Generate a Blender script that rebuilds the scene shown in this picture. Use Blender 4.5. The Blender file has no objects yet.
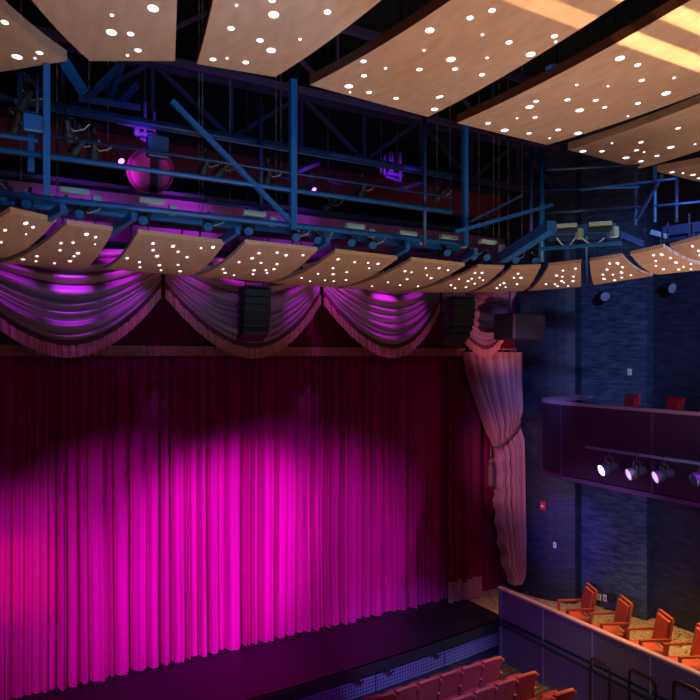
import bpy, math, random
from mathutils import Vector, Matrix, Euler
PI = math.pi
R = math.radians
scn = bpy.context.scene
col = scn.collection
rnd = random.Random(7)

# ------------------------------------------------------------------ survey helpers
# stage axes: X to house right along the curtain, Y towards the stage, Z up, stage floor at z = 0
EYE = 6.0
F = 660.0
RT = Vector((math.cos(R(30)), -math.sin(R(30)), 0))
FW = Vector((math.sin(R(30)), math.cos(R(30)), 0))

def at(u, v, z=None, Y=None, X=None, h=None):
    """world point sighted at (u, v) on a known plane (z, Y, X, or height h above the eye)"""
    if h is not None: z = EYE + h
    d = FW + RT * ((u - 350) / F) + Vector((0, 0, (357 - v) / F))
    if z is not None: k = (z - EYE) / d.z
    elif Y is not None: k = Y / d.y
    else: k = X / d.x
    return Vector((0, 0, EYE)) + d * k

def project(p):
    d = p.dot(FW)
    return 350 + F * p.dot(RT) / d, 357 - F * (p.z - EYE) / d, d

# ------------------------------------------------------------------ materials
MATS = {}
def mat(name, color, rough=.6, metal=0., noise=None, emit=None, strength=0., sheen=0., spec=.5, bump=0., scale=(1, 1, 1)):
    """noise = (scale, other colour, detail)"""
    if name in MATS: return MATS[name]
    m = bpy.data.materials.new(name); m.use_nodes = True
    nt = m.node_tree; b = nt.nodes['Principled BSDF']
    b.inputs['Base Color'].default_value = (*color, 1)
    b.inputs['Roughness'].default_value = rough
    b.inputs['Metallic'].default_value = metal
    b.inputs['Specular IOR Level'].default_value = spec
    if sheen:
        b.inputs['Sheen Weight'].default_value = sheen
        b.inputs['Sheen Roughness'].default_value = .4
        b.inputs['Sheen Tint'].default_value = (*color, 1)
    if noise:
        tc = nt.nodes.new('ShaderNodeTexCoord'); mp = nt.nodes.new('ShaderNodeMapping')
        mp.inputs['Scale'].default_value = scale
        nt.links.new(tc.outputs['Object'], mp.inputs['Vector'])
        n = nt.nodes.new('ShaderNodeTexNoise'); n.inputs['Scale'].default_value = noise[0]
        n.inputs['Detail'].default_value = noise[2] if len(noise) > 2 else 5
        nt.links.new(mp.outputs[0], n.inputs['Vector'])
        r = nt.nodes.new('ShaderNodeValToRGB')
        r.color_ramp.elements[0].position = .35; r.color_ramp.elements[1].position = .68
        r.color_ramp.elements[0].color = (*color, 1); r.color_ramp.elements[1].color = (*noise[1], 1)
        nt.links.new(n.outputs['Fac'], r.inputs['Fac'])
        nt.links.new(r.outputs['Color'], b.inputs['Base Color'])
        if bump:
            bp = nt.nodes.new('ShaderNodeBump'); bp.inputs['Strength'].default_value = bump
            bp.inputs['Distance'].default_value = .02
            nt.links.new(n.outputs['Fac'], bp.inputs['Height'])
            nt.links.new(bp.outputs['Normal'], b.inputs['Normal'])
    if emit:
        b.inputs['Emission Color'].default_value = (*emit, 1)
        b.inputs['Emission Strength'].default_value = strength
        m.cycles.emission_sampling = 'NONE'
    MATS[name] = m
    return m

def perforated(name, face, hole, pitch=.045, axis='YZ'):
    """sheet metal with a regular grid of punched holes"""
    m = bpy.data.materials.new(name); m.use_nodes = True
    nt = m.node_tree; b = nt.nodes['Principled BSDF']
    b.inputs['Roughness'].default_value = .5
    tc = nt.nodes.new('ShaderNodeTexCoord'); sp = nt.nodes.new('ShaderNodeSeparateXYZ')
    nt.links.new(tc.outputs['Object'], sp.inputs[0])
    def wave(sock):
        a = nt.nodes.new('ShaderNodeMath'); a.operation = 'MULTIPLY'; a.inputs[1].default_value = 2 * PI / pitch
        s = nt.nodes.new('ShaderNodeMath'); s.operation = 'SINE'
        nt.links.new(sock, a.inputs[0]); nt.links.new(a.outputs[0], s.inputs[0]); return s.outputs[0]
    w1 = wave(sp.outputs[axis[0]]); w2 = wave(sp.outputs[axis[1]])
    ad = nt.nodes.new('ShaderNodeMath'); ad.operation = 'ADD'
    nt.links.new(w1, ad.inputs[0]); nt.links.new(w2, ad.inputs[1])
    r = nt.nodes.new('ShaderNodeValToRGB')
    r.color_ramp.elements[0].position = .45; r.color_ramp.elements[1].position = .62
    r.color_ramp.elements[0].color = (*face, 1); r.color_ramp.elements[1].color = (*hole, 1)
    nt.links.new(ad.outputs[0], r.inputs['Fac'])
    nt.links.new(r.outputs['Color'], b.inputs['Base Color'])
    return m

def carpet_mat():
    m = bpy.data.materials.new('patterned_carpet'); m.use_nodes = True
    nt = m.node_tree; b = nt.nodes['Principled BSDF']; b.inputs['Roughness'].default_value = .95
    tc = nt.nodes.new('ShaderNodeTexCoord'); mp = nt.nodes.new('ShaderNodeMapping')
    mp.inputs['Rotation'].default_value = (0, 0, .5); mp.inputs['Scale'].default_value = (2.2, 7, 1)
    nt.links.new(tc.outputs['Object'], mp.inputs['Vector'])
    n = nt.nodes.new('ShaderNodeTexNoise'); n.inputs['Scale'].default_value = 2.1; n.inputs['Detail'].default_value = 3
    n.inputs['Distortion'].default_value = .8
    nt.links.new(mp.outputs[0], n.inputs['Vector'])
    r = nt.nodes.new('ShaderNodeValToRGB'); cr = r.color_ramp
    cr.interpolation = 'CONSTANT'
    cr.elements[0].position = 0; cr.elements[0].color = (.1, .04, .02, 1)
    cr.elements[1].position = .38; cr.elements[1].color = (.52, .36, .18, 1)
    e = cr.elements.new(.53); e.color = (.3, .1, .055, 1)
    e = cr.elements.new(.58); e.color = (.62, .47, .25, 1)
    e = cr.elements.new(.66); e.color = (.38, .15, .08, 1)
    nt.links.new(n.outputs['Fac'], r.inputs['Fac']); nt.links.new(r.outputs['Color'], b.inputs['Base Color'])
    return m

def plank_mat():
    m = bpy.data.materials.new('house_floor_boards'); m.use_nodes = True
    nt = m.node_tree; b = nt.nodes['Principled BSDF']; b.inputs['Roughness'].default_value = .6
    tc = nt.nodes.new('ShaderNodeTexCoord'); mp = nt.nodes.new('ShaderNodeMapping')
    mp.inputs['Rotation'].default_value = (0, 0, R(-8))
    nt.links.new(tc.outputs['Object'], mp.inputs['Vector'])
    br = nt.nodes.new('ShaderNodeTexBrick')
    br.inputs['Color1'].default_value = (.3, .19, .07, 1); br.inputs['Color2'].default_value = (.16, .075, .03, 1)
    br.inputs['Mortar'].default_value = (.02, .01, .008, 1); br.inputs['Scale'].default_value = 1
    br.inputs['Brick Width'].default_value = 1.1; br.inputs['Row Height'].default_value = .13; br.inputs['Mortar Size'].default_value = .012
    nt.links.new(mp.outputs[0], br.inputs['Vector']); nt.links.new(br.outputs['Color'], b.inputs['Base Color'])
    return m

M_veneer = mat('oak_veneer', (.34, .205, .135), .55, noise=(9, (.41, .255, .17), 8), scale=(1, .35, 1), spec=.25)
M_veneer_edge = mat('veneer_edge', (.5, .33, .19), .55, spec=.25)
M_edge_shade = mat('edge_shade', (.11, .035, .022), .5, spec=.3)
M_lens = mat('downlight_lens', (.9, .9, .9), .4, emit=(1, .93, 1), strength=1.7)
M_bezel = mat('downlight_bezel', (.55, .45, .38), .35, .3)
M_velvet = mat('magenta_velvet', (.5, .012, .21), .85, sheen=.5, noise=(2.5, (.58, .016, .25), 2), spec=.1, scale=(1, 1, .15))
M_velvet_dark = mat('maroon_velvet', (.13, .008, .03), .9, sheen=.2, spec=.1)
M_velvet_side = mat('wine_velvet', (.24, .01, .07), .9, sheen=.3, spec=.1)
M_swag = mat('mauve_satin', (.36, .16, .26), .42, sheen=.2, spec=.5)
M_fringe = mat('rose_fringe', (.62, .2, .25), .8, spec=.2)
M_fringe_pale = mat('pale_rose_fringe', (.5, .2, .24), .8, spec=.2)
M_sheer = mat('rose_grey_sheer', (.5, .2, .27), .6, sheen=.3, spec=.2)
M_rope = mat('gold_rope', (.22, .1, .07), .7)
M_header = mat('header_plaster', (.2, .06, .17), .8, noise=(1.6, (.36, .1, .3), 5))
M_header_red = mat('header_red_cloth', (.16, .02, .035), .9)
M_black = mat('black_paint', (.008, .008, .01), .8)
M_dark = mat('charcoal_paint', (.011, .012, .017), .55)
M_steel = mat('dark_steel', (.03, .035, .07), .5, .3)
M_blue = mat('blue_enamel_steel', (.005, .095, .29), .45, .1)
M_blue_dark = mat('navy_enamel_steel', (.007, .028, .1), .5, .1)
M_purple = mat('violet_tube', (.25, .05, .5), .5)
M_ballast = mat('pale_green_casing', (.3, .45, .38), .5)
M_cable = mat('pale_cable', (.3, .35, .3), .6)
M_glow = mat('violet_lamp_lens', (.8, .5, 1), .3, emit=(.6, .12, 1), strength=5)
M_whiteglow = mat('white_lamp_lens', (.9, .9, 1), .3, emit=(.85, .75, 1), strength=7)
M_dimglow = mat('dim_lamp_lens', (.6, .5, .7), .3, emit=(.7, .45, 1), strength=1.2)
M_glass = mat('unlit_lens', (.05, .16, .4), .15, .5)
M_stage = mat('stage_boards', (.01, .007, .011), .5, noise=(3, (.016, .01, .017), 4), scale=(.3, 3, 1))
M_perf_stage = perforated('perforated_apron', (.16, .16, .34), (.02, .02, .06), .07, 'XZ')
M_perf = perforated('perforated_box_front', (.13, .12, .2), (.022, .02, .04), .045, 'YZ')
M_perf_dark = perforated('perforated_balcony_front', (.035, .018, .042), (.014, .008, .02), .05, 'YZ')
M_seam = mat('seam_strip', (.2, .2, .36), .5)
M_cap = mat('rail_cap', (.48, .24, .27), .5)
M_cap_balcony = mat('balcony_cap', (.3, .18, .3), .5)
M_recess = mat('recess_band', (.015, .03, .06), .6)
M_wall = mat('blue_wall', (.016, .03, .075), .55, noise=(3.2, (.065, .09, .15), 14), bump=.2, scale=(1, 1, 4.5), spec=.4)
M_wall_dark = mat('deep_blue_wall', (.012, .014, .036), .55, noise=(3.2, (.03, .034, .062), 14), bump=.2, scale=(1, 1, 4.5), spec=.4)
M_carpet = carpet_mat()
M_planks = plank_mat()
M_seatback = mat('theatre_seat_cloth', (.3, .022, .032), .8, sheen=.15, noise=(14, (.38, .032, .045), 3))
M_seattrim = mat('theatre_seat_piping', (.6, .09, .06), .6)
M_wood = mat('cherry_wood', (.4, .075, .025), .35, noise=(7, (.3, .05, .018), 4), scale=(1, 1, .3))
M_leather = mat('orange_red_leather', (.62, .09, .035), .55, noise=(9, (.48, .06, .025), 4))
M_redcloth = mat('crimson_cloth', (.45, .012, .03), .7)
M_redplastic = mat('red_plastic', (.7, .03, .03), .4)
M_white = mat('white_plastic', (.75, .75, .8), .4)
M_rail = mat('brown_handrail', (.06, .025, .02), .35, .4)
M_ceil = mat('ceiling_black', (.004, .004, .006), .9)

# ------------------------------------------------------------------ mesh helpers
class MB:
    def __init__(s): s.v = []; s.f = []
    def add(s, vs, fs):
        o = len(s.v); s.v += [Vector(p) for p in vs]; s.f += [tuple(o + i for i in f) for f in fs]; return s
    def box(s, c, size, rot=None, bev=0.):
        x, y, z = [q / 2 for q in size]; c = Vector(c)
        if bev <= 0:
            vs = [(-x, -y, -z), (x, -y, -z), (x, y, -z), (-x, y, -z), (-x, -y, z), (x, -y, z), (x, y, z), (-x, y, z)]
            fs = [(3, 2, 1, 0), (4, 5, 6, 7), (0, 1, 5, 4), (1, 2, 6, 5), (2, 3, 7, 6), (3, 0, 4, 7)]
        else:  # four-sided rounded prism: chamfered outline, chamfered top and bottom
            b = min(bev, x * .9, y * .9, z * .9)
            def ring(i, zz): 
                X, Y = x - i, y - i
                k = b * .7
                return [(-X + k, -Y, zz), (X - k, -Y, zz), (X, -Y + k, zz), (X, Y - k, zz), (X - k, Y, zz), (-X + k, Y, zz), (-X, Y - k, zz), (-X, -Y + k, zz)]
            vs = ring(b * .8, -z) + ring(0, -z + b) + ring(0, z - b) + ring(b * .8, z)
            fs = [tuple(range(7, -1, -1)), tuple(range(24, 32))]
            for k in range(3):
                for i in range(8):
                    j = (i + 1) % 8
                    fs.append((k * 8 + i, k * 8 + j, k * 8 + 8 + j, k * 8 + 8 + i))
        M = rot if rot is not None else Matrix.Identity(3)
        return s.add([M @ Vector(p) + c for p in vs], fs)
    def tube(s, pts, r, n=8, closed=False):
        pts = [Vector(p) for p in pts]; rings = []
        rr = r if isinstance(r, (list, tuple)) else [r] * len(pts)
        up = None
        for i, p in enumerate(pts):
            if closed: t = pts[(i + 1) % len(pts)] - pts[i - 1]
            else: t = pts[min(i + 1, len(pts) - 1)] - pts[max(i - 1, 0)]
            t.normalize()
            if up is None:
                up = Vector((0, 0, 1)) if abs(t.z) < .9 else Vector((1, 0, 0))
            a = t.cross(up)
            if a.length < 1e-4: a = t.orthogonal()
            a.normalize(); b = a.cross(t).normalized(); up = b
            rings.append([p + (a * math.cos(2 * PI * k / n) + b * math.sin(2 * PI * k / n)) * rr[i] for k in range(n)])
        vs = [q for g in rings for q in g]; fs = []
        m = len(pts)
        for i in range(m if closed else m - 1):
            for k in range(n):
                a0, a1 = i * n + k, i * n + (k + 1) % n
                j = (i + 1) % m
                fs.append((a0, a1, j * n + (k + 1) % n, j * n + k))
        if not closed:
            fs.append(tuple(range(n - 1, -1, -1))); fs.append(tuple((m - 1) * n + k for k in range(n)))
        return s.add(vs, fs)
    def bar(s, a, b, w, h):
        a, b = Vector(a), Vector(b); t = b - a
        z = t.normalized(); up = Vector((0, 0, 1)) if abs(z.z) < .95 else Vector((0, 1, 0))
        x = z.cross(up).normalized(); y = x.cross(z)
        M = Matrix((x, y, z)).transposed()
        return s.box((a + b) / 2, (w, h, t.length), M)
    def lathe(s, prof, n=20, rot=None, c=(0, 0, 0)):
        """prof = [(r, z)...] about local z"""
        M = rot if rot is not None else Matrix.Identity(3); c = Vector(c)
        vs = []; fs = []
        for r_, z_ in prof:
            for k in range(n):
                a = 2 * PI * k / n
                vs.append(M @ Vector((r_ * math.cos(a), r_ * math.sin(a), z_)) + c)
        for i in range(len(prof) - 1):
            for k in range(n):
                fs.append((i * n + k, i * n + (k + 1) % n, (i + 1) * n + (k + 1) % n, (i + 1) * n + k))
        fs.append(tuple(range(n - 1, -1, -1))); fs.append(tuple((len(prof) - 1) * n + k for k in range(n)))
        return s.add(vs, fs)
    def prism(s, pts, z0, z1):
        n = len(pts)
        ar = sum(pts[i][0] * pts[(i + 1) % n][1] - pts[(i + 1) % n][0] * pts[i][1] for i in range(n))
        if ar < 0: pts = pts[::-1]
        vs = [(p[0], p[1], z0) for p in pts] + [(p[0], p[1], z1) for p in pts]
        fs = [tuple(range(n - 1, -1, -1)), tuple(range(n, 2 * n))]
        for i in range(n):
            j = (i + 1) % n; fs.append((i, j, n + j, n + i))
        return s.add(vs, fs)
    def sheet(s, fn, nu, nv, thick=None):
        """grid from fn(a, b), a and b in 0..1; thick = offset vector for a closed slab"""
        vs = [fn(i / nu, j / nv) for j in range(nv + 1) for i in range(nu + 1)]
        W = nu + 1
        fs = [(j * W + i, j * W + i + 1, (j + 1) * W + i + 1, (j + 1) * W + i) for j in range(nv) for i in range(nu)]
        if thick is None: return s.add(vs, fs)
        n = len(vs); th = Vector(thick)
        vs2 = vs + [Vector(p) + th for p in vs]
        fs2 = fs + [tuple(n + i for i in reversed(f)) for f in fs]
        edge = [i for i in range(W)] + [(j + 1) * W - 1 for j in range(1, nv + 1)] + [nv * W + i for i in range(nu - 1, -1, -1)] + [j * W for j in range(nv - 1, 0, -1)]
        for k in range(len(edge)):
            a, b = edge[k], edge[(k + 1) % len(edge)]
            fs2.append((b, a, n + a, n + b))
        return s.add(vs2, fs2)
    def build(s, name, m, parent=None, smooth=False, local=False, origin=None):
        """links ONE mesh object; world coordinates unless local=True"""
        me = bpy.data.meshes.new(name)
        if parent is not None:
            vs = s.v if local else [parent['_inv'] @ p for p in s.v] if False else s.v
        o = bpy.data.objects.new(name, me); col.objects.link(o)
        if parent is not None:
            if local: vs = s.v
            else:
                W = WORLD[parent.name].inverted(); vs = [W @ p for p in s.v]
            o.parent = parent; WORLD[o.name] = WORLD[parent.name]
        else:
            if origin is None:
                n = len(s.v)
                origin = Vector((sum(p.x for p in s.v) / n, sum(p.y for p in s.v) / n, min(p.z for p in s.v)))
            origin = Vector(origin)
            vs = [p - origin for p in s.v]; o.location = origin; WORLD[o.name] = Matrix.Translation(origin)
        me.from_pydata([tuple(p) for p in vs], [], s.f); me.update()
        if smooth:
            me.polygons.foreach_set('use_smooth', [True] * len(me.polygons))
        me.materials.append(m)
        return o
WORLD = {}

def empty(name, loc, rz=0.):
    o = bpy.data.objects.new(name, None); col.objects.link(o)
    o.empty_display_size = .2; o.location = loc; o.rotation_euler = (0, 0, rz)
    WORLD[o.name] = Matrix.Translation(Vector(loc)) @ Matrix.Rotation(rz, 4, 'Z')
    return o
def tag(o, label=None, cat=None, group=None, kind=None):
    if label: o['label'] = label
    if cat: o['category'] = cat
    if group: o['group'] = group
    if kind: o['kind'] = kind
    return o
def thing(name, label, cat, loc, rz=0., group=None):
    return tag(empty(name, loc, rz), label, cat, group)
def struct(name, mb, m, smooth=False):
    return tag(mb.build(name, m, smooth=smooth), kind='structure')
def kids(o): return [c for c in bpy.data.objects if c.parent == o]
def aim_matrix(d):
    """local -Z towards d... here local +Z towards d"""
    return Vector(d).to_track_quat('Z', 'Y').to_matrix()

# ================================================================== THE SETTING
struct('floor', MB().box((4.5, 4.2, -.95), (16, 15.5, .2)), M_planks)
# box floor on house right, level with the stage
struct('floor', MB().prism([(10.47, 1), (14.2, 1), (14.2, 13.2), (10.69, 13.2), (10.69, 11.21), (10.47, 11.21)], -.84, 0.0), M_carpet)
struct('ceiling', MB().box((5.5, 6, 13.05), (22, 22, .1)), M_ceil)
# side wall: three tall vertical panels that overlap like sails
def wall_panel(a, b, m, th=.35, bow=0.):
    a, b = Vector((*a, 0)), Vector((*b, 0)); t = (b - a); nrm = Vector((t.y, -t.x, 0)).normalized()
    if nrm.x < 0: nrm = -nrm
    n = 10; front = []
    for i in range(n + 1):
        k = i / n
        p = a.lerp(b, k) - nrm * bow * 4 * k * (1 - k); front.append((p.x, p.y))
    back = [((b + nrm * th).x, (b + nrm * th).y), ((a + nrm * th).x, (a + nrm * th).y)]
    return MB().prism(front + back, -.85, 13)
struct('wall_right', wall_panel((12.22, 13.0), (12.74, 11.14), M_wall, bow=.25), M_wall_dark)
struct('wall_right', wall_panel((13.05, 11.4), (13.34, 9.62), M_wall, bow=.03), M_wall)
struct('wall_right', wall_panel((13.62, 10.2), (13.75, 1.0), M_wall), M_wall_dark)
# proscenium header and what shows above it
struct('wall_back', MB().box((5.5, 14.6, 6), (22, .2, 14)), M_ceil)
hd = MB(); hd.box((5.3, 13.25, 8.55), (14.2, .3, 1.15))
struct('trim_1', hd, M_header)
struct('trim_2', MB().box((5.3, 13.15, 9.2), (14.2, .5, .07)), M_steel)
struct('trim_3', MB().box((5.3, 13.3, 9.95), (14.2, .2, .62)), M_header_red)
struct('trim_4', MB().box((5.3, 13.2, 10.32), (14.2, .4, .1)), M_steel)

# ================================================================== THE STAGE
def lip(x): return 10.86 + .0098 * (x - 3.5) ** 2
st = thing('stage', 'dark stage platform with a black lip and perforated blue apron front', 'stage', (4, 12, -.85))
xs = [-2.2 + i * (12.59 / 42) for i in range(43)]
MB().prism([(x, lip(x)) for x in xs] + [(10.39, 11.22), (10.68, 11.22), (10.68, 13.9), (-2.2, 13.9)], -.06, 0).build('deck', M_stage, st)
nz = MB(); nz.sheet(lambda a, b: Vector((-2.2 + 12.9 * a, lip(-2.2 + 12.9 * a) - .03, -.2 + .2 * b)), 42, 1, (0, .08, 0)); nz.build('lip', M_black, st)
npan = 7
for k in range(npan):
    x0 = -2.2 + 12.85 * k / npan; x1 = x0 + 12.85 / npan
    MB().sheet(lambda a, b: Vector((x0 + .012 + (x1 - x0 - .024) * a, lip(x0 + (x1 - x0) * a) + .08, -.62 + .44 * b)), 8, 1, (0, .03, 0)).build('apron_panel', M_perf_stage, st)
MB().sheet(lambda a, b: Vector((-2.2 + 12.9 * a, lip(-2.2 + 12.9 * a) + .13, -.85 + .68 * b)), 42, 1, (0, .05, 0)).build('apron_backing', mat('apron_shadow_gap', (.02, .02, .05), .7), st)
# little hooks hanging under the lip
for u, v in ((357, 679), (386, 668), (433, 652)):
    p = at(u, v, z=-.2); hk = MB()
    hk.tube([(p.x, lip(p.x) + .02, -.16), (p.x, lip(p.x) - .05, -.22), (p.x + .05, lip(p.x) - .06, -.27), (p.x + .12, lip(p.x) - .05, -.25)], .025, 6)
    hk.box((p.x, lip(p.x) + .02, -.2), (.14, .08, .08)); hk.build('hook', M_black, st)

# ------------------------------------------------------------------ curtains
def fold_profile(x0, x1, wmin, wmax, dep, rng, n=16, deep=0.):
    """list of (x, depth) samples: round lobes with tight dark creases"""
    out = []; x = x0
    while x < x1 - 1e-6:
        if deep and rng.random() < .55 and x > x0:
            g = min(rng.uniform(.018, .045), x1 - x - 1e-3)
            if g > 0:
                out += [(x, -.02), (x + g * .15, -deep), (x + g * .85, -deep)]; x += g
        w = min(rng.uniform(wmin, wmax) * rng.choice((.6, 1, 1, 1.4)), x1 - x); d = dep * rng.uniform(.55, 1.15) * (.5 + .5 * min(1, w / wmax)); sk = rng.uniform(-.25, .25)
        wob = rng.uniform(0, 1.); off = rng.uniform(-.05, .06) if deep else 0.; ph = rng.uniform(0, 6)
        for i in range(n):
            k = i / n
            kk = k + sk * k * (1 - k)
            lob = (1 - abs(2 * kk - 1) ** 2.3) * (1 - wob * .22 * (1 + math.sin(ph + 13 * k)))
            out.append((x + w * k, d * lob + off * math.sin(PI * k)))
        x += w
    out.append((x1, 0)); return out

def curtain(prof, Y, z0, z1, rows, hem=.0, rng=None, taper=0.):
    n = len(prof)
    sway = [(rng.uniform(0, 6), rng.uniform(.5, 1.2)) for _ in range(9)]
    mb = MB(); vs = []
    for j in range(rows + 1):
        b = j / rows; z = z0 + (z1 - z0) * b
        for i, (x, d) in enumerate(prof):
            s = sway[int(i / n * 8.99)]
            dd = d * (1 - .45 * b) + .012 * math.sin(s[0] + z * s[1] + x * 2)
            if j == 0: dd -= hem
            xx = x + .02 * math.sin(s[0] + z * .9 * s[1] + x * 1.3) * (1 - b)
            vs.append(Vector((xx, Y - dd, z)))
    fs = [(j * n + i, j * n + i + 1, (j + 1) * n + i + 1, (j + 1) * n + i) for j in range(rows) for i in range(n - 1)]
    return mb.add(vs, fs)

r1 = random.Random(11)
tag(curtain(fold_profile(-2.0, 10.3, .1, .27, .22, r1, deep=.12), 13.02, .02, 7.2, 10, rng=r1).build('stage_curtain', M_velvet, smooth=True),
    'tall closed magenta velvet stage curtain hanging in deep folds to the stage floor', 'curtain')
# side drape with a fringed foot
sd = thing('side_drape', 'narrow dark maroon side drape with pale fringed hem between the main curtain and tied drape', 'drape', (10.7, 12.7, 0))
r2 = random.Random(5)
pf = fold_profile(10.08, 11.15, .16, .3, .15, r2, deep=.06)
curtain(pf, 12.72, .45, 7.2, 8, rng=r2).build('drape_cloth', M_velvet_side, sd, smooth=True)
r2b = random.Random(5); pf2 = fold_profile(10.08, 11.15, .16, .3, .15, r2b, deep=.06)
fr = MB(); n = len(pf2) * 2
def hemfn(a, b):
    q = a * (len(pf2) - 1); i = min(int(q), len(pf2) - 2); k = q - i
    x = pf2[i][0] * (1 - k) + pf2[i + 1][0] * k; d = pf2[i][1] * (1 - k) + pf2[i + 1][1] * k
    return Vector((x, 12.70 - d + .012 * math.sin(a * 420) * (1 - b), .03 + .5 * b))
fr.sheet(hemfn, 260, 1); fr.build('hem_fringe', M_fringe_pale, sd)
r3 = random.Random(9)
tag(curtain(fold_profile(11.15, 12.15, .12, .25, .09, r3), 12.95, .02, 7.2, 8, rng=r3).build('wing_curtain', M_velvet_side, smooth=True),
    'strip of dark crimson wing curtain hanging behind the tied back drape', 'curtain')

# ------------------------------------------------------------------ valance with straight fringe
va = thing('valance', 'straight maroon pleated valance with rose fringe running across the top of the opening', 'valance', (5.2, 12.55, 6))
r4 = random.Random(21)
vp = fold_profile(-2.0, 12.2, .1, .22, .045, r4, 8)
curtain(vp, 12.62, 6.18, 7.95, 3, rng=r4).build('valance_cloth', M_velvet_dark, va, smooth=True)
MB().sheet(lambda a, b: Vector((-2 + 14.2 * a, 12.54 + .018 * math.sin(a * 1490) + .02 * math.sin(a * 560 + 3 * math.sin(a * 90)), 6.02 + .19 * b)), 1800, 1).build('straight_fringe', M_fringe, va)
MB().box((5.1, 12.6, 8.0), (14.2, .12, .1)).build('top_batten', M_dark, va)

# ------------------------------------------------------------------ swags
def swag(x0, x1, lab, zb, ztop=8.0, ztip=7.38, Y=12.28, seed=1, nf=9, col_m=None, belly=.28, skew=0., xr=0.):
    rng = random.Random(seed)
    s_ = thing('swag', lab, 'swag', ((x0 + x1) / 2, Y, zb - .2), 0, 'gathered swags across the valance')
    edges = [0]
    for i in range(nf): edges.append(edges[-1] + rng.uniform(.6, 1.5) * (1.25 if i < nf // 2 else .8))
    edges = [e / edges[-1] for e in edges]
    amp = [rng.uniform(.55, 1.1) for _ in range(nf)]; ctr = [rng.uniform(-.3, .3) for _ in range(nf)]
    def fold(t, s):
        for i in range(nf):
            if t <= edges[i + 1] + 1e-9:
                k = (t - edges[i]) / (edges[i + 1] - edges[i])
                q = 2 * s - 1 - ctr[i]
                a = amp[i] * (1 - .55 * min(1, q * q)) * (edges[i + 1] - edges[i]) * nf
                return a * (math.sin(PI * min(max(k, 0), 1) ** .62) ** .8)
        return 0
    def fn(s, b):
        t = 1 - b
        q = 2 * s - 1 + skew * (1 - (2 * s - 1) ** 2)
        zc = ztop - (ztop - ztip) * t
        zm = ztop - .12 - (ztop - .12 - zb) * t
        hang = 1 - abs(q) ** 1.9
        z = zc + (zm - zc) * hang
        d = .17 * fold(t, s) * (.3 + .7 * hang) + .012 * math.sin(t * 61 + 5 * s) * hang
        y = Y - belly * hang * (.35 + .65 * t) - d
        return Vector((x0 + (x1 - xr * t - x0) * s, y, z - .25 * d))
    MB().sheet(fn, 56, 110).build('swag_cloth', col_m or M_swag, s_, smooth=True)
    def band(w0, w1, dy, rip):
        def g(s, b):
            p = fn(s, 0)
            return p + Vector((0, -dy + rip * (math.sin(s * (x1 - x0) * 105) + 1.2 * math.sin(s * (x1 - x0) * 41 + 3 * math.sin(s * 23))), -w0 - (w1 - w0) * (1 - b)))
        return g
    MB().sheet(band(-.02, .1, .02, 0), 56, 1, (0, .02, 0)).build('tape', mat('swag_tape', (.12, .02, .05), .8), s_, smooth=True)
    nfr = int((x1 - x0) * 110)
    MB().sheet(band(.08, .29, .035, .014), nfr, 1).build('fringe', M_fringe, s_)
    for xt in (x0 + .04, x1 - .04):
        MB().tube([(xt, Y + .03, ztop - .02), (xt, 12.47, 8.05)], .012, 6).build('hanging_cord', M_rope, s_)
    return s_
swag(-.18, 3.06, 'wide satin swag at the far left, brightly lit violet, no speaker in front', 6.28, seed=3, nf=9)
swag(3.14, 6.36, 'satin swag behind the left column loudspeaker, second from the left', 6.26, seed=14, nf=9)
swag(6.44, 9.5, 'satin swag lit hot magenta between the two column loudspeakers', 6.27, seed=25, nf=8)
swag(9.56, 12.16, 'rose swag at the right end behind the box loudspeaker', 6.27, seed=36, nf=8, xr=.45)
tag(MB().tube([(-2, 12.5, 8.05), (12.2, 12.5, 8.05)], .05, 8).build('swag_rail', M_steel), 'dark steel pipe that the swags hang from', 'pipe')

# ------------------------------------------------------------------ tied back drape
td = thing('tied_drape', 'rose grey sheer drape tied back by a rope at the right of the curtain', 'drape', (11.8, 12.35, .25))
rowsL = [(352, 466), (372, 470), (392, 476), (412, 483.5), (430, 490), (443, 495), (452, 497), (470, 497), (490, 497.5), (510, 498.5), (530, 500), (550, 502.5), (566, 506), (577, 509.5), (584, 512)]
rowsR = [(352, 520.5), (400, 521), (425, 521.5), (445, 522), (480, 522.6), (530, 523.4), (565, 523.6), (578, 522.5), (584, 519)]
def lerp_tab(tab, v):
    for (a, x), (b, y) in zip(tab, tab[1:]):
        if v <= b: return x + (y - x) * (v - a) / (b - a)
    return tab[-1][1]
YD = 12.3
def drape_pt(a, b):
    v = 584 - (584 - 352) * b
    uL, uR = lerp_tab(rowsL, v), lerp_tab(rowsR, v)
    ed = max(0., (452 - v) / 100) if v < 452 else (v - 452) / 130
    if v > 455: uL += 1.2 * math.sin(v * .31) + .8 * math.sin(v * .83)
    pL, pR = at(uL, v, Y=YD), at(uR, v, Y=YD)
    z = at((uL + uR) / 2, v, Y=YD).z
    x = pL.x + (pR.x - pL.x) * a
    w = pR.x - pL.x
    f = (a * 7 + .3 * math.sin(a * 9)) % 1
    d = (.06 + .09 * min(1, w)) * (1 - abs(2 * f - 1) ** 2.4 - 1.1 * math.exp(-(min(f, 1 - f) / .1) ** 2)) + .03 * math.sin(a * 31 + v * .01)
    tie = math.exp(-((v - (447 - 24 * a)) / 9.0) ** 2)
    return Vector((x, YD - .02 - d * (1 - .6 * tie) + .05 * tie, z))
MB().sheet(drape_pt, 280, 60).build('drape_cloth', M_sheer, td, smooth=True)
rope = []
for k in range(13):
    a = k / 12; p = at(521.5 - 28 * a, 421 + 26 * math.sin(a * PI / 2) ** .9, Y=12.12 + .04 * math.cos(a * 3)); rope.append(p)
rm = MB()
for ph in (0, PI):
    rm.tube([p + Vector((0, .02 * math.sin(i * 2.2 + ph), .02 * math.cos(i * 2.2 + ph))) for i, p in enumerate(rope)], .026, 6)
rm.build('tie_rope', M_rope, td, smooth=True)
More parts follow.
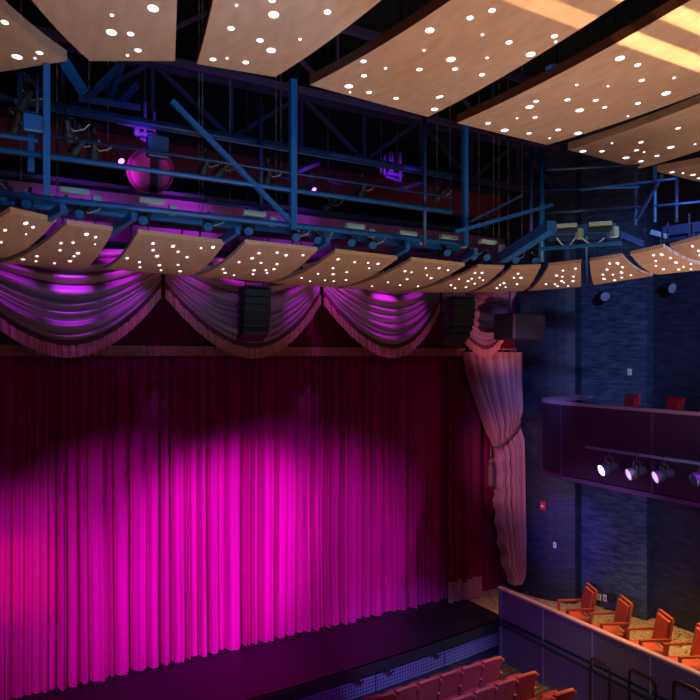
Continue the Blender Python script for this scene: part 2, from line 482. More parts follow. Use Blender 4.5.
tp = at(490.5, 447, Y=12.1)
ts = MB(); ts.tube([rope[-1], tp, (tp.x, tp.y, tp.z - .5)], .015, 6)
ts.lathe([(.02, .12), (.05, .08), (.055, .03), (.03, 0), (.06, -.05), (.075, -.5), (.07, -.52)], 12, c=(tp.x, tp.y, tp.z - .42))
ts.build('tassel', M_rope, td, smooth=True)

# ================================================================== OVERHEAD WOOD PANELS
def cloud_panel(name, lab, group, FL, FR, NL, NR, hf, hn, dots, th, sag=1.0, side=False):
    A, B = at(*FL, h=hf), at(*FR, h=hf); C, D = at(*NL, h=hn), at(*NR, h=hn)
    def surf(s, t):
        p = A.lerp(B, s).lerp(C.lerp(D, s), t)
        k = t ** 2.0
        p.z = EYE + hf + (hn - hf) * k
        return p
    root = thing(name, lab, 'ceiling panel', surf(.5, .5), 0, group)
    MB().sheet(surf, 10, 16, (0, 0, th)).build('panel', M_veneer, root)
    if side:   # shade of the long edge facing house left, painted as a dark strip
        q = MB(); q.sheet(lambda a, b: surf(0, a) + Vector((-.008, 0, (th + .002) * b)), 16, 1, (.006, 0, 0)); q.build('side_edge', M_edge_shade, root)
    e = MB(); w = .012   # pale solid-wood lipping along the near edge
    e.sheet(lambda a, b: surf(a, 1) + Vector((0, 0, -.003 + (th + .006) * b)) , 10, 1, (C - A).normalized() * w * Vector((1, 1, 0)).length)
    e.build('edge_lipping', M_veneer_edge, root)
    hg = [(.2, .3), (.8, .3), (.2, .8), (.8, .8)]
    top = 7.9 if hn < 2 else 12.98
    for s, t in hg:
        p = surf(s, t); h = MB(); h.tube([p + Vector((0, 0, th)), (p.x, p.y, top)], .012, 5); h.build('hanger', M_steel, root)
    spots_ = [(d_, None) for d_ in dots]
    if hn > 2:
        rg = random.Random(len(lab))
        for _ in range(60):
            s_, t_ = rg.uniform(.06, .94), rg.uniform(.3, .96)
            pu, pv, d_ = project(surf(s_, t_))
            if (pv < -14 or pu > 716) and len(spots_) < len(dots) + 14: spots_.append(((0, 0, rg.choice((4, 8, 8, 12)) * 7.5 / max(d_, 1)), (s_, t_)))
    for (u, v, w_), st_ in spots_:
        s, t = .5, .5
        if st_: s, t = st_
        for _ in range(0 if st_ else 25):
            p = surf(s, t); pu, pv, d = project(p)
            e_ = 1e-3
            a1 = project(surf(s + e_, t)); a2 = project(surf(s, t + e_))
            j11, j21 = (a1[0] - pu) / e_, (a1[1] - pv) / e_; j12, j22 = (a2[0] - pu) / e_, (a2[1] - pv) / e_
            det = j11 * j22 - j12 * j21
            if abs(det) < 1e-6: break
            du, dv = u - pu, v - pv
            s += max(-.2, min(.2, (du * j22 - dv * j12) / det)); t += max(-.2, min(.2, (dv * j11 - du * j21) / det))
            s = max(.0, min(1, s)); t = max(.0, min(1, t))
        if not (.015 < s < .985 and .01 < t < .985): s = max(.03, min(.97, s)); t = max(.03, min(.97, t))
        p = surf(s, t); d = project(p)[2]; r_ = max(.009, (.76 if hn > 2 else .62) * w_ * d / F / 2)
        nx = surf(min(s + .01, 1), t) - surf(s - .01, t); ny = surf(s, min(t + .01, 1)) - surf(s, t - .01)
        nn = nx.cross(ny).normalized()
        if nn.z > 0: nn = -nn
        Mx = aim_matrix(nn)
        l = MB(); l.lathe([(r_, -.004), (r_, .006), (r_ * .8, .011)], 14, Mx, p); dl = l.build('downlight', M_lens, root)
        if r_ > .026:
            bz = MB(); bz.lathe([(r_ * 1.1, -.004), (r_ * 1.1, .004)], 14, Mx, p); bz.build('bezel', M_bezel, dl)
    return root

BIG = 'large ceiling panels over the audience'
BH, BN = 3.4, 3.85
big = [
 ('large wood ceiling panel at the top left corner, its right edge showing', (-60, 82), (67, 61), (-330, -90), (-95, -95),
  [(4.8, 22, 9.5), (17, 56.5, 13), (39.5, 52.5, 9), (35, 58, 3.5), (-20, 30, 9), (-30, 60, 12)]),
 ('large wood ceiling panel second from the left with six lights', (90, 61), (175, 61), (-48, -110), (180, -120),
  [(153, 8, 14), (112, 15, 5), (111.5, 32, 13.5), (130.6, 33.6, 9), (138, 50, 9), (127.5, 55, 4), (80, -40, 12), (140, -60, 12)]),
 ('large wood ceiling panel third from the left, above the stage centre', (197, 64), (275, 77), (237, -120), (515, -122),
  [(231, 28, 9), (213, 59, 8.5), (227, 58, 3.5), (236.5, 5, 4), (273.7, 14.4, 13.5), (327.5, 11.7, 9.5), (260, 40, 9), (271, 50, 12), (300, 39, 4), (245.6, 62, 8.5), (272, 0, 9), (340, -40, 10)]),
 ('large wood ceiling panel fourth from the left, broad with a dark left edge', (310, 85), (428, 117), (600, -112), (795, -120),
  [(429.7, 30, 12), (424, 50, 4), (419.4, 69, 8), (363.5, 61, 8), (385.5, 68, 4), (364, 75.4, 7.5), (348.8, 86, 11), (350, 92, 3), (369, 92, 7.5), (396, 98, 7), (434.5, 109, 9.5), (438, 97, 5.5), (492, 10, 9), (470, 17.5, 9), (482.4, 34.5, 4), (509, 42, 8.5), (451, 59, 12), (455, 68.7, 7.5), (487, 57.6, 4), (482, 74.3, 7.5), (530.6, 54, 12), (554.4, 35.7, 8.5), (558.5, 42, 4), (441, 96, 6)]),
 ('large wood ceiling panel fifth from the left with the most lights', (457, 123), (547, 145), (846, -96), (945, -12),
  [(620, 58, 12), (637.6, 64.6, 8), (641.7, 80, 7.5), (666, 93, 11), (674, 77.6, 4), (576.7, 84.7, 4), (608, 86, 3), (567.4, 99.5, 7.5), (595.6, 100, 7), (536, 101, 7), (529.5, 106.6, 10.5), (579.7, 110, 10.5), (604.6, 107, 6), (638, 103, 7), (517, 118, 3), (535, 117, 6.5), (488, 123, 7), (504.6, 130, 10), (529, 133, 6.5), (558, 129.6, 7), (578, 133, 10), (549.6, 138, 3), (628, 116, 3)]),
 ('large wood ceiling panel sixth from the left, cut by the right frame edge', (568, 150), (640, 168.5), (900, 11), (900, 66),
  [(678, 128, 6.5), (641, 142, 6.5), (670.7, 147, 9), (612, 143, 3), (583, 151, 8.5), (602, 151, 6.5), (636.5, 150, 6), (626, 157.5, 8.5), (657, 155.6, 6), (641, 161, 6.5), (644, 152, 3), (695, 144, 3)]),
 ('small visible corner of a wood ceiling panel at the right edge, last of the large ones', (657, 171.5), (735, 191), (900, 106), (960, 130),
  [(672, 172, 6), (693, 174.6, 7), (699, 178, 5), (683, 173, 3)]),
]
for lab, FL, FR, NL, NR, dots in big:
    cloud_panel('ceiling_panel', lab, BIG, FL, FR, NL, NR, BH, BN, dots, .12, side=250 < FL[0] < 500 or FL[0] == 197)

SM = 'small ceiling panels in the arc over the stage front'
SH, SN = 1.25, 1.62
small = [
 ('small curved wood panel at the left end of the lower arc, cut by the frame', (-95, 248), (0, 258), (9, 212), (55, 222),
  [(5, 230, 5), (25.7, 223, 7.5), (33, 227, 5), (26, 234, 2), (1, 242, 4.5)]),
 ('second small curved wood panel from the left, over the leftmost swag', (-2, 263), (82, 269.5), (66, 224.5), (112.5, 231),
  [(86.4, 234, 7), (95.6, 237, 4.5), (61, 243, 4.5), (73, 242.4, 4.5), (60, 250, 4.5), (78, 253, 6), (74, 256, 4), (37, 256, 4.5), (23, 259, 6.5), (36, 261, 4), (70, 261, 6), (54.5, 263, 4), (95, 244, 2)]),
 ('third small curved wood panel from the left, over the first gap between swags', (104, 269), (188, 276), (137, 233.5), (224, 244),
  [(153, 243.4, 5), (173, 246, 6.5), (153, 250, 4.5), (178, 251.6, 4.5), (213, 247, 6), (201, 248, 3.5), (157, 256, 6), (187, 257, 4.5), (127, 258, 4.5), (139.5, 262, 4.5), (159.4, 265, 5.5), (178, 264.7, 4), (140, 267, 4), (180, 271, 5), (161, 270, 3.5)]),
 ('fourth small curved wood panel from the left, above the left column loudspeaker', (195, 276.5), (269, 282), (244.5, 243.5), (316.5, 251),
  [(259, 253, 4.5), (277, 252.4, 4.5), (252, 258, 6), (239, 262, 4), (261, 262.7, 4), (223, 269, 4), (254, 270, 5.5), (266, 270, 4), (274, 269, 5), (225, 272.6, 5), (277, 264, 4), (253, 274, 4), (267, 272.7, 3.5), (234, 275, 3.5), (286, 255, 5), (303, 255, 4)]),
 ('fifth small curved wood panel from the left, over the second gap between swags', (270, 283), (336, 287.5), (334.5, 252.5), (396.5, 259.5),
  [(338, 259, 5.5), (354.6, 262, 4), (368, 262.6, 3.5), (378, 263.6, 5), (333, 268, 4), (318, 273.6, 3.5), (333, 274, 5), (369, 268, 3), (346.7, 272, 3.5), (301.5, 277.7, 4), (346, 279.8, 4), (333.7, 281, 3.5), (310, 281, 3), (325, 280, 3)]),
 ('sixth small curved wood panel from the left, over the hot magenta swag', (337, 288.5), (400, 291.5), (410.5, 260.5), (464, 266),
  [(405, 271, 4.5), (411.5, 272, 3), (425.7, 268, 3.5), (439, 268, 4.5), (431, 278, 4.5), (407, 279, 4), (448, 270, 3.5), (427, 275, 3), (388, 282, 3), (400, 285, 3.5), (372, 286, 3), (418, 286, 3.5)]),
 ('narrow small curved wood panel seventh from the left, above the right column loudspeaker', (401, 292.5), (465, 292.5), (477, 267.5), (503, 268.5),
  [(475, 272.7, 3.5), (482, 272.7, 4.5), (471.7, 278.5, 3.5), (479.6, 277.5, 3), (483, 280, 3), (468, 281, 4.5), (459, 279, 2.5), (474.6, 283.5, 3.5), (451, 285, 3.5), (466, 287, 3.5), (455, 288, 4)]),
 ('eighth small curved wood panel from the left, above the box loudspeaker', (470, 292.5), (523, 291), (511, 268.5), (540, 267.5),
  [(518, 273.5, 3.5), (514, 277.6, 3), (521, 277.6, 5), (517, 284, 3.5), (504, 283, 4.5), (500, 284.7, 3), (497, 288, 4), (505.5, 287, 2.5)]),
 ('small wood panel in front of the first wall seam, left of the fixture cross arm', (527, 291), (581, 287), (548.5, 266.5), (581, 263),
  [(575.4, 268.4, 3.5), (563, 270.4, 3.5), (556.6, 275.3, 5), (562.4, 276.4, 3.5), (573.4, 276.4, 3.5), (561.7, 281, 4.5), (573, 281, 4.5), (564, 282.4, 2.5), (555, 284, 3.5), (557.6, 286, 4), (546, 284, 3.5), (568, 285.7, 3)]),
 ('small wood panel just right of the fixture cross arm, its tip curling right', (594, 285), (653, 276), (589.5, 262), (622.5, 257),
  [(609.7, 263.4, 4), (617.6, 263, 5.5), (622.6, 267, 4), (607, 269.4, 4), (621.6, 272.4, 5), (603, 274.4, 3.5), (613, 274.4, 3.5), (604, 278.7, 5), (614.6, 280, 4.5), (621.7, 277.4, 4), (631, 275, 3.5)]),
 ('small wood panel with a deep curl, second from the right in the lower arc', (659, 274.5), (722, 268), (631, 255.5), (664.5, 248),
  [(653.6, 255, 4), (661.7, 254.4, 5.5), (670.6, 257.7, 4), (655.7, 260.7, 3.5), (676, 262.3, 5), (656, 265.6, 3), (663.4, 269, 4.5), (678.7, 269.3, 4.5), (683.6, 266.7, 3), (691, 269, 3), (691, 263.7, 3)]),
 ('small wood panel at the right end of the lower arc, cut by the frame', (712, 261), (790, 250), (671, 247.5), (722, 234),
  [(692.6, 246, 4), (698.7, 250.6, 4), (700, 255, 3)]),
]
for ki, (lab, FL, FR, NL, NR, dots) in enumerate(small):
    cloud_panel('arc_panel', lab, SM, FL, FR, NL, NR, SH, SN - .011 * ki, dots, .05, sag=1)

# ================================================================== CATWALK STEELWORK
cw = thing('catwalk', 'blue steel catwalk with pipe rails and posts crossing above the small panels', 'catwalk', (4.5, 8.6, 7.8))
YC = 8.5
def rail(u0, v0, u1, v1, Y, r, m, nm='rail', ext0=0.):
    a, b = at(u0, v0, Y=Y), at(u1, v1, Y=Y); a.z = b.z = (a.z + b.z) / 2
    if ext0: a.x -= ext0
    MB().tube([a, b], r, 8).build(nm, m, cw, smooth=True); return a, b
rail(0, 144, 452, 216, YC, .034, M_blue, ext0=1.5)
rail(0, 134.6, 38, 141, YC - .1, .025, M_blue, ext0=1.5)
rail(51, 138, 452, 196, YC, .018, M_blue_dark)
rail(51, 111.5, 452, 178, YC + .3, .02, M_blue_dark)
rail(51, 105, 330, 157, YC + .6, .04, M_blue_dark)
rail(0, 101, 452, 172, YC + .9, .05, M_blue_dark, ext0=1.5)
rail(60, 178, 452, 236, YC + 1.4, .025, M_blue_dark)
pz = 7.9
MB().tube([(-1.5, 8.66, pz), (7.2, 8.66, pz)], .04, 8).build('lower_chord', M_blue, cw, smooth=True)
MB().bar((-1.5, 9.05, pz + .02), (7.4, 9.05, pz + .02), .1, .16).build('lower_chord', M_blue, cw)
MB().bar((-1.5, 9.7, pz + .06), (7.6, 9.7, pz + .06), .1, .14).build('lower_chord', M_blue_dark, cw)
MB().box((2.6, 9.4, pz + .0), (8.4, .5, .05)).build('deck_grating', M_steel, cw)
def post(u, v0, v1, Y, r, m=M_blue, nm='post', sq=False):
    a, b = at(u, v0, Y=Y), at(u, v1, Y=Y)
    mb = MB()
    if sq: mb.bar(a, b, r * 2, r * 2)
    else: mb.tube([a, b], r, 10)
    mb.build(nm, m, cw, smooth=not sq)
post(46.5, 40, 196, YC - .1, .037, sq=True)
post(31, 128, 172, YC + .2, .035, sq=True)
post(293, 80, 229, YC, .045, M_blue, sq=True)
post(424.5, 100, 246, YC + .1, .038, M_blue_dark)
post(465, 118, 246, YC - .1, .04, sq=True)
post(37, 72, 115, YC + .3, .02)
post(20, 70, 100, YC + .5, .03, M_blue_dark)
post(261, 105, 225, YC + .5, .035, M_blue_dark)
def brace(u0, v0, Y0, u1, v1, Y1, w, m, nm='brace', par=None):
    MB().bar(at(u0, v0, Y=Y0), at(u1, v1, Y=Y1), w, w).build(nm, m, par or cw)
brace(172, 101, YC, 293, 224, YC, .06, M_blue)
brace(455, 232, YC - .2, 552, 205, 8.0, .06, M_blue)
brace(470, 222, YC + .2, 523, 195, 8.2, .04, M_blue_dark)
# junction plates
def plate(u, v, Y, w, h, m=M_blue_dark, nm='junction_box', d=.12, par=None):
    p = at(u, v, Y=Y); MB().box(p, (w, d, h), bev=.015).build(nm, m, par or cw)
plate(157.5, 147, YC + .1, .27, .28)
plate(34, 124, YC - .05, .24, .2, M_blue)
plate(30, 114, YC + .1, .18, .05, M_blue_dark)
# outriggers that carry the arc of panels, one per gap between panels
for u, v in ((57, 214), (128, 222), (232, 236), (322, 246), (402, 252), (470, 257)):
    a = at(u + 6, v - 6, h=1.72); b = at(u - 18, v + 10, h=1.62)
    d = (b - a).normalized(); b = a + d * 1.5
    MB().bar(a, b, .07, .1).build('outrigger', M_blue, cw)
# side catwalk turning down house right
sw = thing('side_catwalk', 'blue steel catwalk turning along the right wall above the small panels', 'catwalk', (8.2, 6.5, 7.8))
def sbar(p, q, r, m=M_blue, nm='rail'):
    MB().tube([p, q], r, 8).build(nm, m, sw, smooth=True)
A0, A1 = at(503, 258, h=1.7), at(552, 226, h=1.95)
MB().bar(A0, A1, .16, .16).build('beam', M_blue, sw)
B0, B1 = at(596, 241, h=1.7), at(632, 224, h=1.9)
MB().bar(at(540, 249, h=1.68), at(622, 243, h=1.68), .05, .05).build('cross_arm', M_blue, sw)
MB().bar(at(548, 231, h=1.95), at(616, 228, h=1.95), .07, .14).build('beam', M_blue, sw)
MB().bar(at(548, 238, h=1.9), at(616, 235, h=1.9), .05, .1).build('beam', M_blue_dark, sw)
MB().bar(at(612, 232, h=1.95), at(646, 246, h=1.75), .09, .1).build('beam', M_blue_dark, sw)
MB().bar(at(650, 232, h=1.8), at(668, 237, h=1.72), .05, .07).build('beam', M_blue_dark, sw)
MB().bar(at(664, 232, h=1.85), at(706, 226, h=1.85), .1, .14).build('beam', M_blue_dark, sw)
MB().bar(at(664, 240, h=1.75), at(708, 233, h=1.75), .06, .08).build('beam', M_blue_dark, sw)
sbar(at(586, 236, h=1.8), at(587, 281, h=1.3), .022, M_blue, 'drop_pipe')
sbar(at(541.5, 150, h=3.6), at(541.5, 262, h=1.62), .05, M_blue, 'post')
sbar(at(531, 148, h=3.6), at(531, 246, h=1.9), .035, M_blue_dark, 'post')
sbar(at(635.5, 166, h=3.3), at(635.5, 226, h=2.25), .04, M_blue_dark, 'post')
sbar(at(655, 166, h=3.1), at(655, 222, h=2.2), .028, M_blue, 'post')
sbar(at(676.5, 178, h=2.9), at(676.5, 222, h=2.2), .03, M_blue_dark, 'post')
sbar(at(546, 190, Y=8.3), at(640, 187, h=2.82), .018)
sbar(at(580, 190, h=2.6), at(652, 181.5, h=2.7), .018)
sbar(at(655, 181, h=2.7), at(676, 178.5, h=2.7), .018)
sbar(at(655, 206, h=2.3), at(706, 201, h=2.3), .018)
sbar(at(546, 213, h=2.2), at(640, 207, h=2.3), .02, M_blue_dark)
sbar(at(546, 170, h=2.9), at(640, 165, h=3.0), .018, M_blue_dark)
MB().bar(at(637, 219, h=2.3), at(662, 175, h=2.9), .05, .05).build('brace', M_blue_dark, sw)
cb = MB()
for u0, u1, dp in ((557, 575, 8), (582, 604, 6)):
    cb.tube([at(u0 + (u1 - u0) * k / 8, 238 + dp * math.sin(PI * k / 8), h=1.72) for k in range(9)], .011, 5)
cb.build('looped_cable', M_cable, sw, smooth=True)

# roof trusses high behind
def truss(Y, z0, z1, xa, xb, step, lab, m=M_blue_dark, w=.12):
    t = thing('roof_truss', lab, 'truss', ((xa + xb) / 2, Y, z0))
    MB().bar((xa, Y, z0), (xb, Y, z0), w, w).build('bottom_chord', m, t)
    MB().bar((xa, Y, z1), (xb, Y, z1), w, w * 1.6).build('top_chord', m, t)
    x = xa; k = 0
    while x < xb - .01:
        x2 = min(x + step, xb)
        MB().bar((x, Y, z0), (x, Y, z1), w * .5, w * .5).build('strut', m, t)
        a, b = ((x, Y, z0), (x2, Y, z1)) if k % 2 == 0 else ((x, Y, z1), (x2, Y, z0))
        MB().bar(a, b, w * .6, w * .6).build('web_diagonal', m, t)
        x = x2; k += 1
    return t
M_tr = mat('violet_grey_steel', (.03, .02, .075), .6)
truss(11.4, 9.95, 11.0, -1.5, 12.5, 1.4, 'dark steel roof truss behind the catwalk, high above the swags', M_tr)
truss(9.6, 10.3, 11.5, -1.5, 10.5, 1.7, 'steel roof truss nearer the audience, just under the large panels', M_tr, .09)
# heavy blue struts at upper left
hs = thing('strut_frame', 'splayed broad blue steel struts below the two leftmost large panels', 'steel struts', at(90, 100, Y=9.4))
brace(62, 58, 9.2, 84, 93, 9.4, .1, M_blue, 'strut', hs)
brace(86, 100, 9.4, 118, 66, 9.6, .1, M_blue_dark, 'strut', hs)
brace(107, 104, 9.5, 122, 62, 9.7, .08, M_blue_dark, 'strut', hs)
brace(120, 101, 9.5, 135, 85, 9.7, .1, M_blue_dark, 'strut', hs)
brace(78, 98, 9.45, 140, 108, 9.45, .07, M_blue_dark, 'strut', hs)
# hanging chain hoists and lines
lines = [(21, 70, 196), (57, 120, 200), (89, 100, 160), (108, 70, 165), (199, 90, 215), (202.5, 90, 215), (276, 110, 228), (281, 95, 200), (479, 158, 240), (493.5, 155, 246), (499, 155, 246), (508, 157, 250), (522, 155, 240), (230, 130, 210), (450, 150, 205), (437, 130, 200)]
ords = ['first', 'second', 'third', 'fourth', 'fifth', 'sixth', 'seventh', 'eighth', 'ninth', 'tenth', 'eleventh', 'twelfth', 'thirteenth', 'fourteenth', 'fifteenth', 'sixteenth']
for k, (u, v0, v1) in enumerate(sorted(lines)):
    Y = 10.6
    a, b = at(u, v0, Y=Y), at(u, v1, Y=Y)
    a.z = 12.99
    rig = MB(); nseg = 24
    for i in range(nseg):
        p, q = a.lerp(b, i / nseg), a.lerp(b, (i + .8) / nseg)
        rig.tube([p, q], .008 if i % 2 else .013, 5)
    rig.tube([a, b], .005, 4)
    tag(rig.build('hoist_chain', mat('chain_steel', (.22, .2, .17), .5, .3)), 'thin hanging hoist chain, %s from the left above the swags' % ords[k], 'chain', 'hoist chains over the stage front')

# ================================================================== LIGHTING FIXTURES
def par_can(name, lab, p, aim, L=.34, r=.1, lens=None, group=None, body=M_dark, cat='stage light', hang=.22, extra=None):
    p = Vector(p); d = Vector(aim).normalized(); Mx = aim_matrix(d)
    o = thing(name, lab, cat, p, 0, group)
    b = MB(); b.lathe([(r * .45, -L * .5), (r * .62, -L * .42), (r * .66, -L * .05), (r * .95, L * .12), (r, L * .46), (r * .93, L * .5), (r * .93, L * .44)], 16, Mx, p)
    b.build('housing', body, o, smooth=False)
    l = MB(); l.lathe([(r * .9, L * .44), (r * .9, L * .455), (r * .55, L * .475), (r * .1, L * .485)], 16, Mx, p); l.build('lens', lens or M_glass, o)
    side = Mx @ Vector((1, 0, 0))
    if abs(side.z) > .7: side = Mx @ Vector((0, 1, 0))
    side.z = 0; side.normalize()
    y = MB(); top = p + Vector((0, 0, hang))
    y.tube([p + side * r * 1.05, p + side * r * 1.1 + Vector((0, 0, hang * .5)), p + side * r * .9 + Vector((0, 0, hang * .62)), p - side * r * .9 + Vector((0, 0, hang * .62)), p - side * r * 1.1 + Vector((0, 0, hang * .5)), p - side * r * 1.05], .012, 6)
    y.build('yoke', body, o)
    c = MB(); c.tube([p + Vector((0, 0, hang * .6)), top], .014, 6); c.box(top, (.05, .05, .06), bev=.01); c.build('clamp', body, o)
    if extra: extra(o, p)
    return o
def ballast(o, p):
    m = MB(); m.box(p + Vector((.1, .05, .24)), (.34, .1, .07), bev=.01); m.build('ballast_box', M_ballast, o)
    m = MB(); m.box(p + Vector((.36, -.02, .14)), (.11, .08, .14), bev=.01); m.build('control_box', mat('grey_casing', (.3, .33, .36), .5), o)
def cabling(o, p):
    m = MB(); m.tube([p + Vector((-.05, 0, .12)), p + Vector((.06, -.05, -.02)), p + Vector((.18, -.03, .03)), p + Vector((.26, 0, .12))], .01, 5); m.build('power_cable', M_cable, o)

M_ledblue = mat('blue_lit_lens', (.01, .05, .13), .6, spec=.15, emit=(.02, .3, .9), strength=.06)
fx = [(6, 194), (30, 201), (66, 208.5), (82, 212), (145, 218), (209, 224.5), (249, 229), (296, 235), (318, 238), (351, 240.5), (372, 243), (404, 247), (446, 250.5), (472, 253), (485, 254), (514, 257), (533, 257.5)]
for k, (u, v) in enumerate(fx):
    h = 1.74
    p = at(u, v, h=h)
    p = Vector((p.x, p.y, EYE + h - .02))
    if k < 13: pass
    q = at(u, v, Y=8.86) if k < 13 else p
    if k < 13: p = q
    par_can('stage_light', 'small black stage light by the blue catwalk pipe, %s from the left' % (ords + ['seventeenth'])[k], p, (-.35, -.8, -.45), .26, .07, M_ledblue, 'stage lights along the lower catwalk', hang=.14,
            extra=ballast if k in (2, 4, 6, 9, 11, 12, 14) else cabling)
up = [(16, 122, 8.9), (26, 99, 9.0), (68, 130, 9.0), (79, 146, 9.2), (94, 150, 9.2), (205, 166, 9.4), (222, 170, 9.4), (268, 176, 9.4), (330, 205, 9.6), (362, 190, 9.6), (440, 195, 9.4), (489, 222, 9.4)]
for k, (u, v, Y) in enumerate(up):
    par_can('stage_light', 'small dark stage light hanging among the upper rails, %s from the left' % ords[k], at(u, v, Y=Y), (rnd.uniform(-.6, .6), .5, -.7), .28, .075, M_glass, 'stage lights among the upper rails', hang=.25, extra=cabling)
# two long pale-topped fixtures on the cross arm in front of the wall
for (u, v, lab) in ((565, 226, 'long strip light with pale green top on the left of the cross arm'), (600, 224, 'long strip light with pale green top on the right of the cross arm')):
    o = thing('strip_light', lab, 'stage light', at(u, v, h=2.0), 0, 'strip lights on the cross arm')
    a, b = at(u - 11, v + 1, h=2.0), at(u + 12, v - .5, h=2.0)
    MB().bar(a, b, .12, .06).build('housing', M_ballast, o)
    MB().bar(a - Vector((0, 0, .07)), b - Vector((0, 0, .07)), .1, .06).build('lamp_tray', M_dark, o)
    MB().box(b + Vector((.05, 0, -.12)), (.1, .1, .16), bev=.01).build('end_box', M_ballast, o)
# violet moving heads and tubes
def glow_head(u, v, Y, lab, r=.048):
    return par_can('moving_light', lab, at(u, v, Y=Y), (.2, -.75, -.65), .2, r, M_glow, 'glowing violet lamps behind the catwalk', hang=.2)
glow_head(119, 158, 9.6, 'glowing violet lamp left of the round drum light, behind the catwalk rail')
glow_head(311, 187, 9.6, 'glowing violet lamp right of the diagonal brace, near the middle')
# round magenta drum
p = at(151, 172, Y=11.6)
dr = thing('drum_light', 'round magenta lit drum fixture hanging behind the catwalk', 'stage light', p)
Mx = aim_matrix((-.3, -.9, -.1))
MB().lathe([(.3, -.12), (.38, -.02), (.4, .1), (.37, .12), (.33, .05)], 26, Mx, p).build('drum', mat('drum_magenta', (.5, .06, .22), .6), dr, smooth=False)
MB().box(p + Vector((.02, -.1, 0)), (.1, .2, .8), bev=.01).build('bracket', M_dark, dr)
MB().tube([p + Vector((0, 0, .3)), p + Vector((0, 0, 1.2))], .03, 8).build('hang_pipe', M_steel, dr)
# violet pipe clusters
def pipe_cluster(lab, segs, Y):
    o = thing('pipe_cluster', lab, 'pipes', at(segs[0][0], segs[0][1], Y=Y), 0, 'violet lit pipe clusters')
    for u0, v0, u1, v1, r in segs:
        MB().tube([at(u0, v0, Y=Y), at(u1, v1, Y=Y)], r, 8).build('pipe', M_purple, o, smooth=True)
    q = at(segs[0][0], segs[0][1], Y=Y + .02); h = MB(); h.tube([q, (q.x, q.y, 12.99)], .01, 5); h.build('hanger', M_steel, o)
pipe_cluster('cluster of bright violet pipes left of the blue junction box', [(145, 102, 145, 137, .022), (154.5, 112, 154.5, 132, .022), (118, 122, 153, 129, .03), (137, 117, 137, 136, .04), (131, 120, 137, 117, .02), (134, 133, 156, 135, .03), (140, 138, 148, 141, .03)], 9.4)
pipe_cluster('cluster of bright violet pipes in the upper centre, under the fourth large panel', [(381, 158, 381, 173, .02), (384.5, 155, 384.5, 175, .03), (390, 152, 390, 174, .025), (392.5, 152, 392.5, 174, .02), (400, 152, 400, 182, .035), (387, 173, 402, 175.5, .035), (385, 176, 400, 181, .03)], 10.2)
pipe_cluster('slanting violet tube between the middle post and the centre', [(298, 172, 319, 163, .04)], 10.2)
pipe_cluster('slanting violet grey bar right of the upper centre cluster', [(397, 190, 421, 182, .045)], 10.2)
pipe_cluster('thin horizontal violet bar near the centre', [(328, 181, 342, 185, .02), (280, 177, 292, 180, .02)], 10.2)
# tiny blue disc light between the fourth and fifth large panels
p = at(552, 69, h=3.6)
dd = thing('disc_light', 'small blue disc light hanging in the gap between large panels', 'light', p)
MB().lathe([(.075, -.02), (.085, 0), (.075, .03), (.03, .05)], 16, None, p).build('disc', M_ledblue, dd)
MB().tube([p + Vector((0, 0, .04)), (p.x, p.y, 12.98)], .01, 5).build('cord', M_dark, dd)

# ================================================================== LOUDSPEAKERS
def line_array(lab, u0, u1, v0, v1, Y, n, lean, rz):
    a, b = at(u0, v0, Y=Y), at(u1, v1, Y=Y)
    cx = (a.x + b.x) / 2; zt, zb = a.z, b.z; w = (b.x - a.x); hh = (zt - zb) / n
    o = thing('line_array_speaker', lab, 'loudspeaker', (cx, Y + .2, zb), 0, 'hanging column loudspeakers')
    y = Y; ang = 0; 
    for k in range(n):
        ang = lean * (k / (n - 1)) ** 1.6
        M = Matrix.Rotation(rz, 3, 'Z') @ Matrix.Rotation(-ang, 3, 'X')
        zc = zt - hh * (k + .5); yo = .25 * lean * (k / (n - 1)) ** 2.4
        c = Vector((cx, Y + .22 + yo, zc))
        bx = MB(); bx.box(c, (w, .42, hh * .94), M, bev=.015); cab = bx.build('cabinet', M_dark, o)
        g = MB(); g.box(c + M @ Vector((0, -.215, 0)), (w * .92, .012, hh * .8), M, bev=.004); g.build('grille', mat('speaker_grille', (.018, .022, .036), .5, noise=(90, (.01, .012, .02), 1)), cab)
    f = MB(); f.box((cx, Y + .22, zt + .03), (w * .9, .4, .04)); f.build('fly_frame', M_steel, o)
    for sx in (-.35, .35):
        f = MB(); f.tube([(cx + sx * w, Y + .22, zt), (cx + sx * w * .6, Y + .22, 12.98)], .01, 5); f.build('hang_cable', M_steel, o)
line_array('black column loudspeaker hanging in front of the second swag', 246, 272, 287.5, 338, 11.0, 6, .35, R(-6))
line_array('black column loudspeaker hanging right of centre, curved backward at its foot', 456, 476, 298, 342, 10.7, 6, .6, R(-8))
a, b = at(510, 313, Y=10.5), at(543, 340, Y=10.5)
bs = thing('box_speaker', 'wide black box loudspeaker hanging at the right of the last swag', 'loudspeaker', ((a.x + b.x) / 2, 10.8, b.z))
c = Vector(((a.x + b.x) / 2, 10.72, (a.z + b.z) / 2)); w = b.x - a.x
Mz = Matrix.Rotation(R(2), 3, 'Z')
MB().box(c, (w, .62, a.z - b.z), Mz, bev=.03).build('cabinet', M_dark, bs)
MB().box(c + Mz @ Vector((0, -.315, 0)), (w * .93, .015, (a.z - b.z) * .9), Mz, bev=.005).build('grille', mat('speaker_grille', (.035, .04, .05)), bs)
for sx in (-.3, .3):
    MB().tube([(c.x + sx * w, c.y, a.z), (c.x + sx * w, c.y, 12.98)], .012, 5).build('hang_cable', M_steel, bs)

